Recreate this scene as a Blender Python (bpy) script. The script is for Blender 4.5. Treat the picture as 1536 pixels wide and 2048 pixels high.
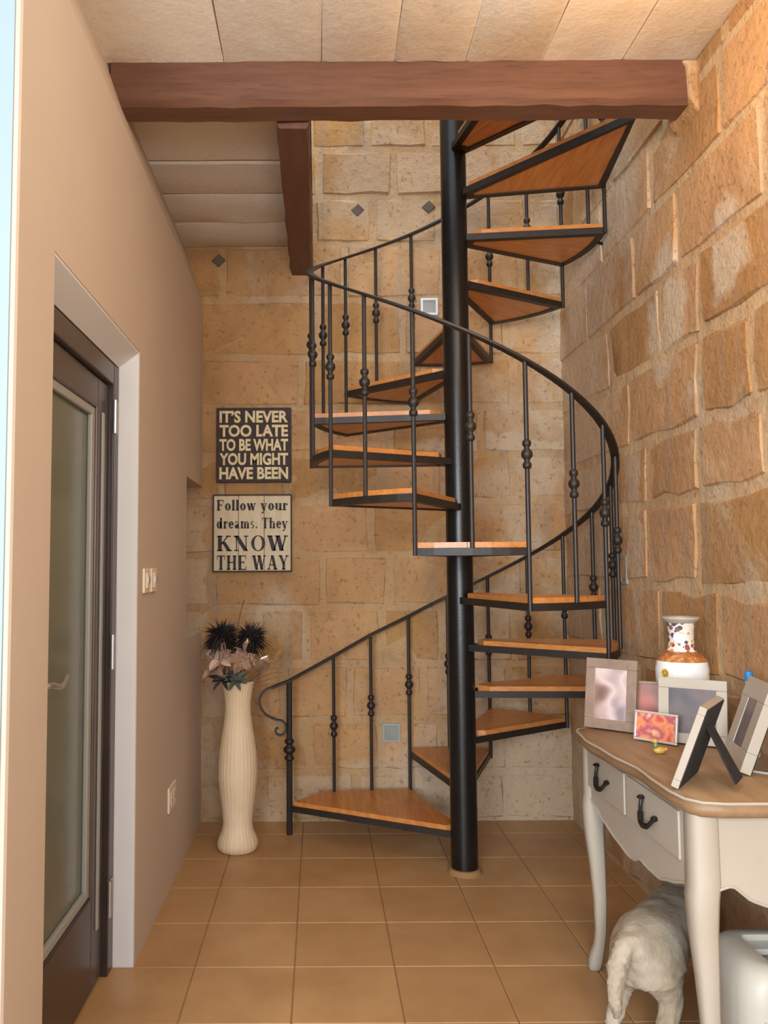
import bpy, bmesh, math, random
from mathutils import Vector, Matrix, noise
from math import sin, cos, pi, radians

for o in list(bpy.data.objects): bpy.data.objects.remove(o)
S = bpy.context.scene
C = S.collection

# ------------------------------------------------------------------ camera
F_PX, PITCH, ROLL, PX, EYE = 1614.65, .06573, -.00517, 638.2, 1.4494
cd = bpy.data.cameras.new('camera'); cam = bpy.data.objects.new('camera', cd); C.objects.link(cam)
cd.sensor_fit = 'VERTICAL'; cd.sensor_height = 36; cd.lens = F_PX / 2048 * 36
cd.shift_x = (768 - PX) / 2048; cd.clip_start = .02
cam.matrix_world = Matrix.Translation((0, 0, EYE)) @ Matrix.Rotation(pi/2 + PITCH, 4, 'X') @ Matrix.Rotation(ROLL, 4, 'Z')
S.camera = cam
# ------------------------------------------------------------------ light
w = bpy.data.worlds.new('world'); S.world = w; w.use_nodes = True
w.node_tree.nodes['Background'].inputs[0].default_value = (.8, .9, 1, 1)
w.node_tree.nodes['Background'].inputs[1].default_value = 1.7
def area(name, loc, target, sx, sy, power, col):
    l = bpy.data.lights.new(name, 'AREA'); l.shape = 'RECTANGLE'; l.size = sx; l.size_y = sy; l.energy = power; l.color = col
    o = bpy.data.objects.new(name, l); C.objects.link(o); o.location = loc
    o.rotation_euler = (Vector(target) - Vector(loc)).to_track_quat('-Z', 'Y').to_euler(); return o
area('window_daylight', (-1.6, -3.6, 1.9), (.2, 4, 1.3), 2.2, 2.0, 225, (.84, .92, 1))
area('upper_floor_daylight', (.7, 3.4, 5.6), (.7, 3.9, 3), 1.4, 1.4, 24, (.88, .94, 1))
def bulb(name, loc, power, col, r=.08):
    l = bpy.data.lights.new(name, 'POINT'); l.energy = power; l.color = col; l.shadow_soft_size = r
    o = bpy.data.objects.new(name, l); C.objects.link(o); o.location = loc
bulb('wall_lamp_light', (1.0, 2.1, 3.02), 12, (1, .62, .28))
bulb('room_fill_light', (.4, -.6, 2.0), 95, (1, .97, .92), .3)  # added fill to lift the ceiling and room; no actual lamp here
bulb('far_fill_light', (.5, 1.9, 3.02), 6, (1, .97, .9), .12)  # added fill for the dim far end; no fixture hangs here
v = S.view_settings; v.view_transform = 'Standard'; v.look = 'None'; v.gamma = 1; v.exposure = .5; v.use_curve_mapping = False

# ------------------------------------------------------------------ materials
def srgb(r, g, b):
    f = lambda c: c/12.92 if c <= .04045 else ((c+.055)/1.055)**2.4
    return (f(r/255), f(g/255), f(b/255), 1)
class NT:
    def __init__(s, name):
        s.m = bpy.data.materials.new(name); s.m.use_nodes = True; s.t = s.m.node_tree; s.b = s.t.nodes['Principled BSDF']
    def n(s, typ, **kw):
        nd = s.t.nodes.new(typ)
        for k, v in kw.items():
            if k in nd.inputs: s.put(nd.inputs[k], v)
            else: setattr(nd, k, v)
        return nd
    def put(s, inp, v):
        if isinstance(v, bpy.types.NodeSocket): s.t.links.new(v, inp)
        else: inp.default_value = v
    def pos(s, obj=False, scale=None):
        o = s.n('ShaderNodeTexCoord').outputs['Object'] if obj else s.n('ShaderNodeNewGeometry').outputs['Position']
        if scale:
            mp = s.n('ShaderNodeMapping'); mp.inputs['Scale'].default_value = scale; s.put(mp.inputs['Vector'], o); o = mp.outputs[0]
        return o
    def noise(s, vec, scale, detail=4, rough=.55, dist=0):
        return s.n('ShaderNodeTexNoise', Vector=vec, Scale=scale, Detail=detail, Roughness=rough, Distortion=dist).outputs['Fac']
    def rng(s, val, a, b, c=0., d=1.):
        nd = s.n('ShaderNodeMapRange'); s.put(nd.inputs[0], val)
        for i, q in enumerate((a, b, c, d)): nd.inputs[i+1].default_value = q
        nd.clamp = True; return nd.outputs[0]
    def mix(s, fac, a, b, mode='MIX'):
        nd = s.n('ShaderNodeMix'); nd.data_type = 'RGBA'; nd.blend_type = mode
        s.put(nd.inputs[0], fac); s.put(nd.inputs[6], a); s.put(nd.inputs[7], b); return nd.outputs[2]
    def math(s, op, a, b=0.):
        nd = s.n('ShaderNodeMath'); nd.operation = op; s.put(nd.inputs[0], a); s.put(nd.inputs[1], b); return nd.outputs[0]
    def bump(s, h, strength=.3, dist=.01):
        bn = s.n('ShaderNodeBump'); s.put(bn.inputs['Height'], h); bn.inputs['Strength'].default_value = strength; bn.inputs['Distance'].default_value = dist
        s.put(s.b.inputs['Normal'], bn.outputs[0])
    def set(s, **kw):
        for k, v in kw.items(): s.put(s.b.inputs[k.replace('_', ' ')], v)
        return s.m

def simple(name, c1, c2=None, scale=6, rough=.5, metal=0, bump=0, bscale=60, obj=False, stretch=None, coat=0):
    t = NT(name); p = t.pos(obj, stretch)
    col = c1 if c2 is None else t.mix(t.rng(t.noise(p, scale), .3, .7), c1, c2)
    if bump: t.bump(t.noise(p, bscale, 5), bump, .004)
    t.set(Base_Color=col, Roughness=rough, Metallic=metal)
    if coat: t.b.inputs['Coat Weight'].default_value = coat
    return t.m

def stone_mat(name, base, dark, pale, patches=(), pale_bias=.0, grad=None, streak=.55, bump=.6, pits=.6):
    """honey limestone; patches = (centre, radii) of old lime plaster left on the wall"""
    t = NT(name); p = t.pos()
    rnd = t.n('ShaderNodeObjectInfo').outputs['Random']
    c = t.mix(t.rng(t.noise(p, 2.3, 5), .35, .7), base, dark)
    hs = t.n('ShaderNodeHueSaturation'); t.put(hs.inputs['Color'], c)
    t.put(hs.inputs['Value'], t.rng(rnd, 0, 1, .86, 1.13)); t.put(hs.inputs['Saturation'], t.rng(rnd, 0, 1, 1.05, .9)); c = hs.outputs[0]
    blot = t.rng(t.noise(p, 2.9, 7, .7, .8), .56, .7, 0, .55)
    c = t.mix(blot, c, (dark[0]*.62, dark[1]*.58, dark[2]*.55, 1))
    stp = t.n('ShaderNodeMapping'); stp.inputs['Scale'].default_value = (7, 7, .55); t.put(stp.inputs['Vector'], p)
    strk = t.rng(t.noise(stp.outputs[0], 1.6, 5, .6), .52, .72, 0, streak)
    c = t.mix(strk, c, (.30, .255, .205, 1))
    # lime wash remains
    big = t.noise(p, 1.5, 8, .62, .4)
    if grad is not None:
        sep = t.n('ShaderNodeSeparateXYZ', Vector=p)
        for ax, a, b, amt in grad:
            big = t.math('ADD', big, t.rng(sep.outputs[ax], a, b, 0, amt))
    m = t.rng(big, .56 - pale_bias, .72 - pale_bias)
    warp = t.n('ShaderNodeVectorMath'); warp.operation = 'ADD'; t.put(warp.inputs[0], p)
    nz = t.n('ShaderNodeTexNoise', Vector=p, Scale=5., Detail=5.); sc = t.n('ShaderNodeVectorMath'); sc.operation = 'MULTIPLY_ADD'
    t.put(sc.inputs[0], nz.outputs['Color']); sc.inputs[1].default_value = (.34,)*3; sc.inputs[2].default_value = (-.17,)*3
    t.put(warp.inputs[1], sc.outputs[0])
    for (cx, cy, cz), (rx, ry, rz), amt in patches:
        sub = t.n('ShaderNodeVectorMath'); sub.operation = 'SUBTRACT'; t.put(sub.inputs[0], warp.outputs[0]); sub.inputs[1].default_value = (cx, cy, cz)
        dv = t.n('ShaderNodeVectorMath'); dv.operation = 'DIVIDE'; t.put(dv.inputs[0], sub.outputs[0]); dv.inputs[1].default_value = (rx, ry, rz)
        ln = t.n('ShaderNodeVectorMath'); ln.operation = 'LENGTH'; t.put(ln.inputs[0], dv.outputs[0])
        m = t.math('MAXIMUM', m, t.rng(ln.outputs['Value'], 1.1, .8, 0, amt))
    c = t.mix(m, c, pale)
    # pits and grains
    pit = t.rng(t.noise(p, 38, 6, .7), .3, .42)
    c = t.mix(t.math('MULTIPLY', t.math('SUBTRACT', 1., pit), pits), c, (dark[0]*.45, dark[1]*.42, dark[2]*.4, 1))
    fine = t.noise(p, 150, 3, .7); c = t.mix(t.rng(fine, .3, .7, 0, .22), c, (dark[0]*.5, dark[1]*.5, dark[2]*.5, 1))
    hgt = t.math('ADD', t.math('ADD', t.math('MULTIPLY', t.noise(p, 22, 8, .65), 1.2), t.math('MULTIPLY', t.noise(p, 7, 4, .6), 1.3)), t.math('ADD', t.math('MULTIPLY', pit, .35), t.math('MULTIPLY', m, .25)))
    t.bump(hgt, bump, .016)
    return t.set(Base_Color=c, Roughness=.93)

HONEY, HDARK, LIME = srgb(196, 152, 100), srgb(166, 124, 78), srgb(196, 176, 150)
M = {}
M['stone_back'] = stone_mat('stone_back', HONEY, HDARK, LIME,
    [((1.05, 4.68, 2.14), (.48, .3, .1), .95), ((1.05, 4.68, .12), (.75, .3, .42), .8), ((.8, 4.68, .5), (.22, .3, .3), .5),
     ((.62, 4.68, 3.7), (.55, .3, .4), .45), ((-.8, 4.68, 1.4), (.16, .3, .5), .8), ((-.6, 4.68, .5), (.14, .3, .55), .6), ((.2, 4.68, .14), (.5, .3, .16), .6)],
    grad=[(0, .55, 1.4, .13), (2, 1.2, .2, .07)])
M['stone_right'] = stone_mat('stone_right', srgb(192, 146, 94), srgb(168, 124, 78), srgb(200, 180, 154),
    [((1.43, 3.24, 2.48), (.3, .2, .28), .85), ((1.43, 2.75, 2.56), (.3, .16, .17), .9), ((1.43, 4.3, 1.5), (.3, .4, 1.6), .6),
     ((1.43, 4.15, 2.9), (.3, .42, .45), .6), ((1.43, 3.65, 1.55), (.3, .1, .5), .6)], grad=[(1, 3.3, 4.6, .1), (2, 1.4, .3, .06)])
M['mortar_back'] = stone_mat('mortar_back', srgb(198, 164, 120), srgb(176, 138, 96), LIME, [((1.05, 4.68, .12), (.75, .3, .42), .8)], pale_bias=.05)
M['mortar_right'] = stone_mat('mortar_right', srgb(200, 168, 122), srgb(180, 142, 98), LIME, [], pale_bias=.05)
M['slab'] = stone_mat('ceiling_slab', srgb(226, 210, 186), srgb(210, 190, 162), srgb(220, 214, 204), [((-.5, 3.9, 3.33), (.6, .8, .4), .9), ((-.3, 2.6, 3.33), (.5, .7, .3), .6)], pale_bias=.06, streak=0., bump=.22, pits=.25)
M['tile'] = (lambda t: (t.bump(t.noise(t.pos(), 30, 4), .08, .004), t.set(
    Base_Color=t.mix(t.rng(t.n('ShaderNodeObjectInfo').outputs['Random'], 0, 1, 0, .35),
        t.mix(t.rng(t.noise(t.pos(), 3.2, 6, .6), .3, .7), srgb(186, 148, 104), srgb(164, 126, 84)), srgb(158, 120, 80)),
    Roughness=t.rng(t.noise(t.pos(), 5, 4), .3, .7, .34, .5))))(NT('tile'))[1]
M['grout'] = simple('grout', srgb(134, 100, 64), srgb(146, 110, 72), 20, .9)
M['plaster'] = simple('painted_plaster', srgb(196, 183, 170), srgb(192, 177, 163), 1.2, .72, 0, .05, 90)
M['white_paint'] = simple('white_plaster', srgb(218, 220, 224), srgb(214, 217, 222), 2, .6, 0, .04, 90)
M['daylight_blue'] = simple('daylight_tinted_paint', srgb(142, 160, 180), srgb(138, 157, 178), 2, .6, 0, .04, 90)  # return wall: cool tint of the daylight put into the colour
M['iron'] = simple('black_iron', srgb(30, 25, 22), srgb(40, 33, 29), 30, .5, .05, .1, 200)
M['pole_iron'] = simple('black_gloss_paint', srgb(20, 19, 19), srgb(28, 26, 25), 18, .3, .2, .15, 120)
def wood(name, a, b, d, rough=.45, obj=True, stretch=(14, 1.2, 14), sc=3., coat=0):
    t = NT(name); p = t.pos(obj, stretch)
    g = t.noise(p, sc, 6, .6, .6); c = t.mix(t.rng(g, .32, .68), a, b); c = t.mix(t.rng(t.noise(p, sc*3.2, 4), .55, .75, 0, .6), c, d)
    t.bump(g, .15, .003); t.set(Base_Color=c, Roughness=rough)
    if coat: t.b.inputs['Coat Weight'].default_value = coat; t.b.inputs['Coat Roughness'].default_value = .25
    return t.m
M['oak'] = wood('varnished_board', srgb(206, 138, 70), srgb(178, 108, 48), srgb(140, 80, 34), .4, coat=.25)
M['beam'] = wood('dark_beam', srgb(108, 72, 52), srgb(90, 58, 44), srgb(66, 42, 34), .42, False, (1.1, 12, 12), 2.6, coat=.15)
M['beam_short'] = wood('dark_beam_short', srgb(104, 66, 48), srgb(88, 54, 40), srgb(66, 42, 32), .55, False, (12, 1.1, 12), 2.6)
M['frame_metal'] = simple('bronze_door', srgb(92, 84, 82), srgb(82, 73, 71), 4, .32, .25)
M['frame_dark'] = simple('dark_bronze', srgb(66, 56, 52), srgb(56, 47, 44), 4, .28, .2)
M['bead'] = simple('grey_bead', srgb(150, 152, 148), None, 4, .4)
M['steel'] = simple('steel', srgb(190, 190, 190), srgb(170, 170, 172), 20, .3, .8)
t = NT('frosted_glass'); M['glass'] = t.set(Base_Color=t.mix(t.rng(t.noise(t.pos(), 1.6), .3, .7), srgb(120, 126, 112), srgb(104, 112, 98)), Roughness=.16, Transmission_Weight=.25, IOR=1.45)
M['cream_plastic'] = simple('cream_plastic', srgb(226, 216, 198), None, 4, .4)
M['grey_box'] = simple('grey_plastic', srgb(140, 144, 134), srgb(126, 132, 124), 9, .6)
M['dark_hole'] = simple('dark_hole', srgb(104, 90, 78), srgb(84, 72, 62), 9, .9)
M['ivory'] = (lambda t: (t.bump(t.noise(t.pos(True, (60, 60, 7)), 1.6, 4), .35, .004), t.set(Base_Color=t.mix(t.rng(t.noise(t.pos(True), 7), .3, .7), srgb(226, 208, 178), srgb(216, 194, 162)), Roughness=.55)))(NT('ivory_ceramic'))[1]
M['feather'] = simple('black_feather', srgb(34, 28, 30), srgb(54, 44, 44), 40, .7)
M['petal'] = simple('pale_pink_petal', srgb(204, 176, 160), srgb(150, 118, 104), 26, .6)
M['petal_brown'] = simple('dusty_petal', srgb(120, 90, 74), srgb(180, 146, 124), 30, .7)
M['silver_leaf'] = simple('silver_leaf', srgb(206, 186, 166), srgb(176, 150, 130), 20, .3, .6)
M['green_leaf'] = simple('grey_green_leaf', srgb(74, 82, 68), srgb(98, 104, 92), 20, .6)
M['twig'] = simple('twig', srgb(112, 88, 62), None, 4, .8)
M['white_wood'] = simple('white_painted_wood', srgb(176, 166, 152), srgb(170, 160, 144), 5, .45, 0, .05, 60)
M['table_top'] = wood('table_top', srgb(150, 120, 88), srgb(134, 104, 74), srgb(116, 88, 62), .45, False, (10, 1, 10), 2.5)
M['black'] = simple('black_metal', srgb(26, 24, 24), srgb(34, 31, 30), 30, .4, .3)
M['black_felt'] = simple('black_felt', srgb(24, 23, 24), srgb(36, 34, 34), 60, .9)
M['fur'] = (lambda t: (t.bump(t.noise(t.pos(False, (1, 1, .4)), 90, 5, .7), .5, .008), t.set(Base_Color=t.mix(t.rng(t.noise(t.pos(), 9, 5), .35, .65), srgb(182, 170, 152), srgb(150, 135, 114)), Roughness=.95)))(NT('fur'))[1]
M['white_plastic'] = simple('white_plastic', srgb(178, 174, 164), srgb(170, 166, 156), 3, .42)
M['grey_plastic'] = simple('pale_grey_plastic', srgb(186, 188, 182), None, 3, .45)
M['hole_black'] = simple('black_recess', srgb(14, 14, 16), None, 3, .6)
M['sign_dark'] = wood('sign_dark', srgb(58, 42, 38), srgb(44, 32, 32), srgb(78, 58, 48), .7, False, (3, 3, 12), 3)
M['sign_letter'] = simple('cream_paint', srgb(226, 212, 170), srgb(206, 188, 146), 26, .7)
M['sign_pale'] = wood('sign_pale', srgb(214, 200, 172), srgb(200, 182, 150), srgb(168, 148, 124), .75, False, (12, 3, 2), 3)
M['ink'] = simple('black_ink', srgb(36, 30, 36), srgb(56, 46, 50), 30, .7)

# ------------------------------------------------------------------ mesh helpers
def link(name, me, parent=None, loc=None):
    o = bpy.data.objects.new(name, me); C.objects.link(o)
    if loc is not None: o.location = loc
    if parent is not None:
        o.parent = parent
    return o
def root_loc(p):
    v = Vector((0, 0, 0))
    while p is not None: v = v + p.location; p = p.parent
    return v
def obj(name, bm, mat, parent=None, smooth=False, bevel=0, origin=None, angle=35):
    """mesh drawn in world coordinates; the object's origin goes to the parent or to `origin`"""
    off = root_loc(parent) if parent is not None else (Vector(origin) if origin else None)
    bmesh.ops.recalc_face_normals(bm, faces=bm.faces[:])
    if off is not None: bmesh.ops.translate(bm, verts=bm.verts[:], vec=-off)
    me = bpy.data.meshes.new(name); bm.to_mesh(me); bm.free()
    for m_ in (mat if isinstance(mat, (list, tuple)) else [mat]): me.materials.append(M[m_] if isinstance(m_, str) else m_)
    if smooth:
        me.polygons.foreach_set('use_smooth', [True]*len(me.polygons))
        if angle: me.set_sharp_from_angle(angle=radians(angle))
    o = link(name, me, parent, Vector(origin) if (origin and parent is None) else None)
    if bevel:
        b = o.modifiers.new('bevel', 'BEVEL'); b.width = bevel; b.segments = 2; b.limit_method = 'ANGLE'; b.angle_limit = radians(40)
    return o
def tag(o, label, cat, group=None):
    o['label'] = label; o['category'] = cat
    if group: o['group'] = group
    return o
def thing(name, label, cat, loc, group=None):
    o = bpy.data.objects.new(name, None); C.objects.link(o); o.location = loc; o.empty_display_size = .1
    return tag(o, label, cat, group)
def struct(o): o['kind'] = 'structure'; return o
def B(): return bmesh.new()
def box(bm, x0, x1, y0, y1, z0, z1, mtx=None):
    vs = [bm.verts.new((x, y, z)) for x in (x0, x1) for y in (y0, y1) for z in (z0, z1)]
    for f in ((0,1,3,2), (4,6,7,5), (0,4,5,1), (2,3,7,6), (0,2,6,4), (1,5,7,3)): bm.faces.new([vs[i] for i in f])
    if mtx: bmesh.ops.transform(bm, matrix=mtx, verts=vs)
    return vs
def prism(bm, pts, a, b, axis='z'):
    """polygon extruded along an axis between a and b"""
    def mk(p, h): return {'z': (p[0], p[1], h), 'y': (p[0], h, p[1]), 'x': (h, p[0], p[1])}[axis]
    lo = [bm.verts.new(mk(p, a)) for p in pts]; hi = [bm.verts.new(mk(p, b)) for p in pts]; n = len(pts)
    bm.faces.new(lo); bm.faces.new(hi[::-1])
    for i in range(n): bm.faces.new((lo[i], lo[(i+1) % n], hi[(i+1) % n], hi[i]))
    return lo + hi
def lathe(bm, prof, c=(0, 0, 0), n=32, caps=True, fn=None):
    rings = []
    for r, z in prof:
        ring = []
        for i in range(n):
            a = 2*pi*i/n; q = r * (fn(a, z) if fn else 1)
            ring.append(bm.verts.new((c[0]+q*cos(a), c[1]+q*sin(a), c[2]+z)))
        rings.append(ring)
    for A, D in zip(rings, rings[1:]):
        for i in range(n): bm.faces.new((A[i], A[(i+1) % n], D[(i+1) % n], D[i]))
    if caps: bm.faces.new(rings[0][::-1]); bm.faces.new(rings[-1])
def tube(bm, pts, r, n=8, up=(0, 0, 1), flat=None):
    """sweep; r number or list; flat=(half_width, half_height) makes a flat bar lying across `up`"""
    pts = [Vector(p) for p in pts]; rings = []; up = Vector(up)
    for i, p in enumerate(pts):
        d = (pts[min(i+1, len(pts)-1)] - pts[max(i-1, 0)]).normalized()
        s = d.cross(up)
        if s.length < 1e-4: s = d.cross(Vector((1, 0, 0)))
        s.normalize(); u = s.cross(d)
        if flat: ring = [p + s*(flat[0]*x) + u*(flat[1]*y) for x, y in ((-1, -.6), (-.8, -1), (.8, -1), (1, -.6), (1, .6), (.8, 1), (-.8, 1), (-1, .6))]
        else:
            rr = r[i] if isinstance(r, (list, tuple)) else r
            ring = [p + (s*cos(2*pi*k/n) + u*sin(2*pi*k/n))*rr for k in range(n)]
        rings.append([bm.verts.new(q) for q in ring])
    m = len(rings[0])
    for A, D in zip(rings, rings[1:]):
        for k in range(m): bm.faces.new((A[k], A[(k+1) % m], D[(k+1) % m], D[k]))
    bm.faces.new(rings[0][::-1]); bm.faces.new(rings[-1])
def spline(pts, n=6):
    P = [Vector(p) for p in pts]; P = [2*P[0]-P[1]] + P + [2*P[-1]-P[-2]]; out = []
    for i in range(1, len(P)-2):
        a, b, c, d = P[i-1:i+3]
        for k in range(n):
            t = k/n; out.append(.5*((2*b) + (c-a)*t + (2*a-5*b+4*c-d)*t*t + (3*b-a-3*c+d)*t**3))
    out.append(P[-2]); return out

# ------------------------------------------------------------------ the room
XL, XR, YB, ZC = -.68, 1.43, 4.68, 3.335
rnd = random.Random(7)
# floor with single tiles
bm = B(); box(bm, -3.2, 2.2, -3, 5.4, -.12, -.004); floor = struct(obj('floor', bm, 'grout'))
T = .362
bm = B(); h = T/2 - .0016
vs = [[bm.verts.new((sx*q, sy*q, z)) for sx, sy in ((-1,-1), (1,-1), (1,1), (-1,1))] for q, z in ((h, -.01), (h, -.0025), (h-.003, 0))]
for A, D in zip(vs, vs[1:]):
    for i in range(4): bm.faces.new((A[i], A[(i+1) % 4], D[(i+1) % 4], D[i]))
bm.faces.new(vs[-1]); bm.faces.new(vs[0][::-1])
tm = bpy.data.meshes.new('tile'); bmesh.ops.recalc_face_normals(bm, faces=bm.faces[:]); bm.to_mesh(tm); bm.free(); tm.materials.append(M['tile'])
for j in range(-9, 6):
    for i in range(-5, 6):
        x = .265 + T*(i+.5); y = 3.02 + T*(j+.5)
        if y > 4.9 or x > 1.75: continue
        link('tile', tm, floor, (x, y, 0))

def stone_piece(name, parent, mat, P, u0, u1, v0, v1, thick=.02, jit=.008, proud=.004):
    """one ashlar block: P(u, v, d) puts a wall point, d = height out of the wall plane"""
    e = .016; w_, h_ = u1-u0, v1-v0
    if w_ < .05 or h_ < .05: return
    us = [0, e/w_, .36, .68, 1-e/w_, 1]; vs_ = [0, e/h_, .5, 1-e/h_, 1]
    bm = B(); off = rnd.uniform(-.002, .005) + proud; tu, tv = rnd.uniform(-.003, .003), rnd.uniform(-.003, .003); G = []
    sd = rnd.uniform(0, 50)
    for j, b in enumerate(vs_):
        row = []
        for i, a in enumerate(us):
            edge = i in (0, 5) or j in (0, 4)
            ju = rnd.uniform(-jit, jit) if i in (0, 1, 4, 5) else rnd.uniform(-.02, .02)
            jv = rnd.uniform(-jit, jit) if j in (0, 1, 3, 4) else rnd.uniform(-.02, .02)
            d = -thick*.6 if edge else off + tu*(a*2-1) + tv*(b*2-1) + rnd.uniform(-.003, .003)
            row.append(bm.verts.new(P(u0+w_*a+ju, v0+h_*b+jv, d)))
        G.append(row)
    for j in range(4):
        for i in range(5): bm.faces.new((G[j][i], G[j][i+1], G[j+1][i+1], G[j+1][i]))
    o = obj(name, bm, mat, parent, smooth=True, angle=24)
    return o
def orient(o, d):
    me = o.data
    s = sum((p.normal.dot(Vector(d))) for p in me.polygons)
    if s < 0: me.flip_normals()

# back wall (runs up through the stair well)
bm = B(); box(bm, -1.3, 2.0, YB+.0025, YB+.3, -.004, 5.9); wall_back = struct(obj('wall_back', bm, 'mortar_back'))
Pb = lambda u, v, d: (u, YB - d, v)
zs = [.0, .273, .567, .884, 1.206, 1.509, 1.819, 2.091, 2.372, 2.669, 3.014, 3.347, 3.637, 3.93, 4.225, 4.52]
fixed = {4: [-.62, .02, .4, .78, 1.18], 3: [-.35, -.08, .36, .7, 1.12], 5: [-.45, .3, .86], 7: [-.3, .42, .95], 8: [-.1, .62, 1.14], 9: [.0, .5, 1.1], 10: [-.56, .16, .74, 1.2]}
for r in range(len(zs)-1):
    js = fixed.get(r)
    if js is None:
        js = []; x = -1.0 + rnd.uniform(.2, .5)
        while x < 1.35: js.append(x); x += rnd.uniform(.34, .62)
    js = [-1.05] + js + [XR+.03]
    for a, b in zip(js, js[1:]):
        orient(stone_piece('stone', wall_back, 'stone_back', Pb, a+.011, b-.011, zs[r]+.011, zs[r+1]-.011, proud=.001), (0, -1, 0)) if b-a > .08 else None
# right wall
bm = B(); box(bm, XR+.0015, XR+.3, -1.2, YB+.005, -.004, 5.9); wall_right = struct(obj('wall_right', bm, 'mortar_right'))
Pr = lambda u, v, d: (XR - d, u, v)
zr = [.0, .33, .68, 1.02, 1.355, 1.705, 1.975, 2.3, 2.62, 2.95, 3.26, 3.58, 3.9, 4.2, 4.5]
fixr = {3: [2.9, 3.4, 4.1], 4: [3.04, 3.5, 3.95], 5: [2.55, 3.02, 3.48, 4.02], 6: [2.62, 2.98, 3.66], 7: [2.95, 3.3, 3.9], 8: [2.5, 3.12, 3.55, 4.2], 9: [2.75, 3.36, 3.95]}
for r in range(len(zr)-1):
    js = fixr.get(r, []); lo = js[0] if js else None
    if not js:
        x = 1.7 + rnd.uniform(0, .4)
        while x < 4.4: js.append(x); x += rnd.uniform(.36, .66)
    else:
        x = js[0] - .55; pre = []
        while x > 1.3: pre.append(x); x -= rnd.uniform(.4, .6)
        js = pre[::-1] + js
    js = js + [YB+.02]
    for a, b in zip(js, js[1:]):
        if b-a > .08:
            gp, jt = (.015, .016) if r < 8 else (.009, .008)
            orient(stone_piece('stone', wall_right, 'stone_right', Pr, a+gp, b-gp, zr[r]+gp, zr[r+1]-gp, jit=jt, proud=.002 if r < 8 else .004), (-1, 0, 0))

# left wall: smooth painted lining with door opening and corner niche
bm = B(); X0 = -1.02
D0, D1, DZ, DZI, XI = 2.04, 3.03, 2.265, 2.207, -.757
N0, NZ0, NZ1 = 4.13, 1.095, 1.91
ZT = 3.0
e = .012
prism(bm, [(X0, 1.78), (XL-e, 1.78), (XL-e*.3, 1.78+e*.3), (XL, 1.78+e), (XL, D0), (X0, D0)], 0, ZT)
prism(bm, [(XL, DZ), (XL, ZT), (X0, ZT), (X0, DZI), (XI, DZI)], D0, D1, 'y')
box(bm, X0, XL, D1, N0, 0, ZT)
prism(bm, [(X0, 0), (XL, 0), (XL, NZ0-.02), (X0, NZ0+.04)], N0, YB, 'y')
box(bm, X0, XL, N0, YB, NZ1, ZT)
prism(bm, [(XL, ZT), (X0, ZT), (X0, ZC+.02), (-.792, ZC+.02), (-.785, ZC-.02), (-.72, 3.12)], 1.78, YB, 'y')
box(bm, X0-.06, X0, 1.78, YB+.02, 0, ZC)
wall_left = struct(obj('wall_left', bm, 'plaster'))
bm = B(); box(bm, -3.2, X0+.0, 1.78, 1.95, 0, ZC); box(bm, X0, XL-.013, 1.775, 1.779, 0, ZT); wr = struct(obj('wall_return', bm, 'daylight_blue'))
# white painted far reveal of the doorway
bm = B(); box(bm, XI, XL-.002, D1-.006, D1-.0005, 0, DZ-.01); prism(bm, [(XL-.003, DZ-.003), (XI, DZI-.001), (XI, DZI-.006), (XL-.003, DZ-.008)], D0, D1, 'y')
trim = struct(obj('trim_1', bm, 'white_paint'))

# ceiling: stone slabs in front of the beam and on the left behind it
bm = B(); box(bm, -3.2, 1.5, -2.5, 2.95, ZC+.012, ZC+.3); box(bm, -1.2, -.03, 2.95, YB+.02, ZC+.012, ZC+.3); box(bm, 1.41, 1.5, 2.95, YB, 5.6, 5.7)
ceiling = struct(obj('ceiling', bm, 'mortar_back'))
Pc = lambda u, v, d: (u, v, ZC + .004 - d)
js = [-3.2, -2.8, -2.4, -2, -1.6, -1.2, -.85, -.35, .02, .29, .56, .85, 1.15, 1.43]
for a, b in zip(js, js[1:]):
    ys = [-.6, .55+rnd.uniform(-.1, .1), 1.75+rnd.uniform(-.15, .15), 2.93]
    for c, d in zip(ys, ys[1:]): orient(stone_piece('slab', ceiling, 'slab', Pc, a+.0015, b-.0015, c+.0015, d-.0015, thick=.005, jit=.004, proud=0), (0, 0, -1))
ys = [3.05, 3.32, 3.66, 4.0, 4.34, 4.68]
for c, d in zip(ys, ys[1:]): orient(stone_piece('slab', ceiling, 'slab', Pc, -.83, -.16, c+.0015, d-.0015, thick=.005, jit=.004, proud=0), (0, 0, -1))
# upper landing edge round the stair well and its plain walls
bm = B(); box(bm, -.16, -.03, 3.05, YB, ZC-.0, ZC+.3); struct(obj('trim_2', bm, 'plaster'))
bm = B(); box(bm, -1.3, -1.2, 2.0, YB, ZC+.3, 5.9); struct(obj('wall_upper', bm, 'plaster'))

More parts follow.
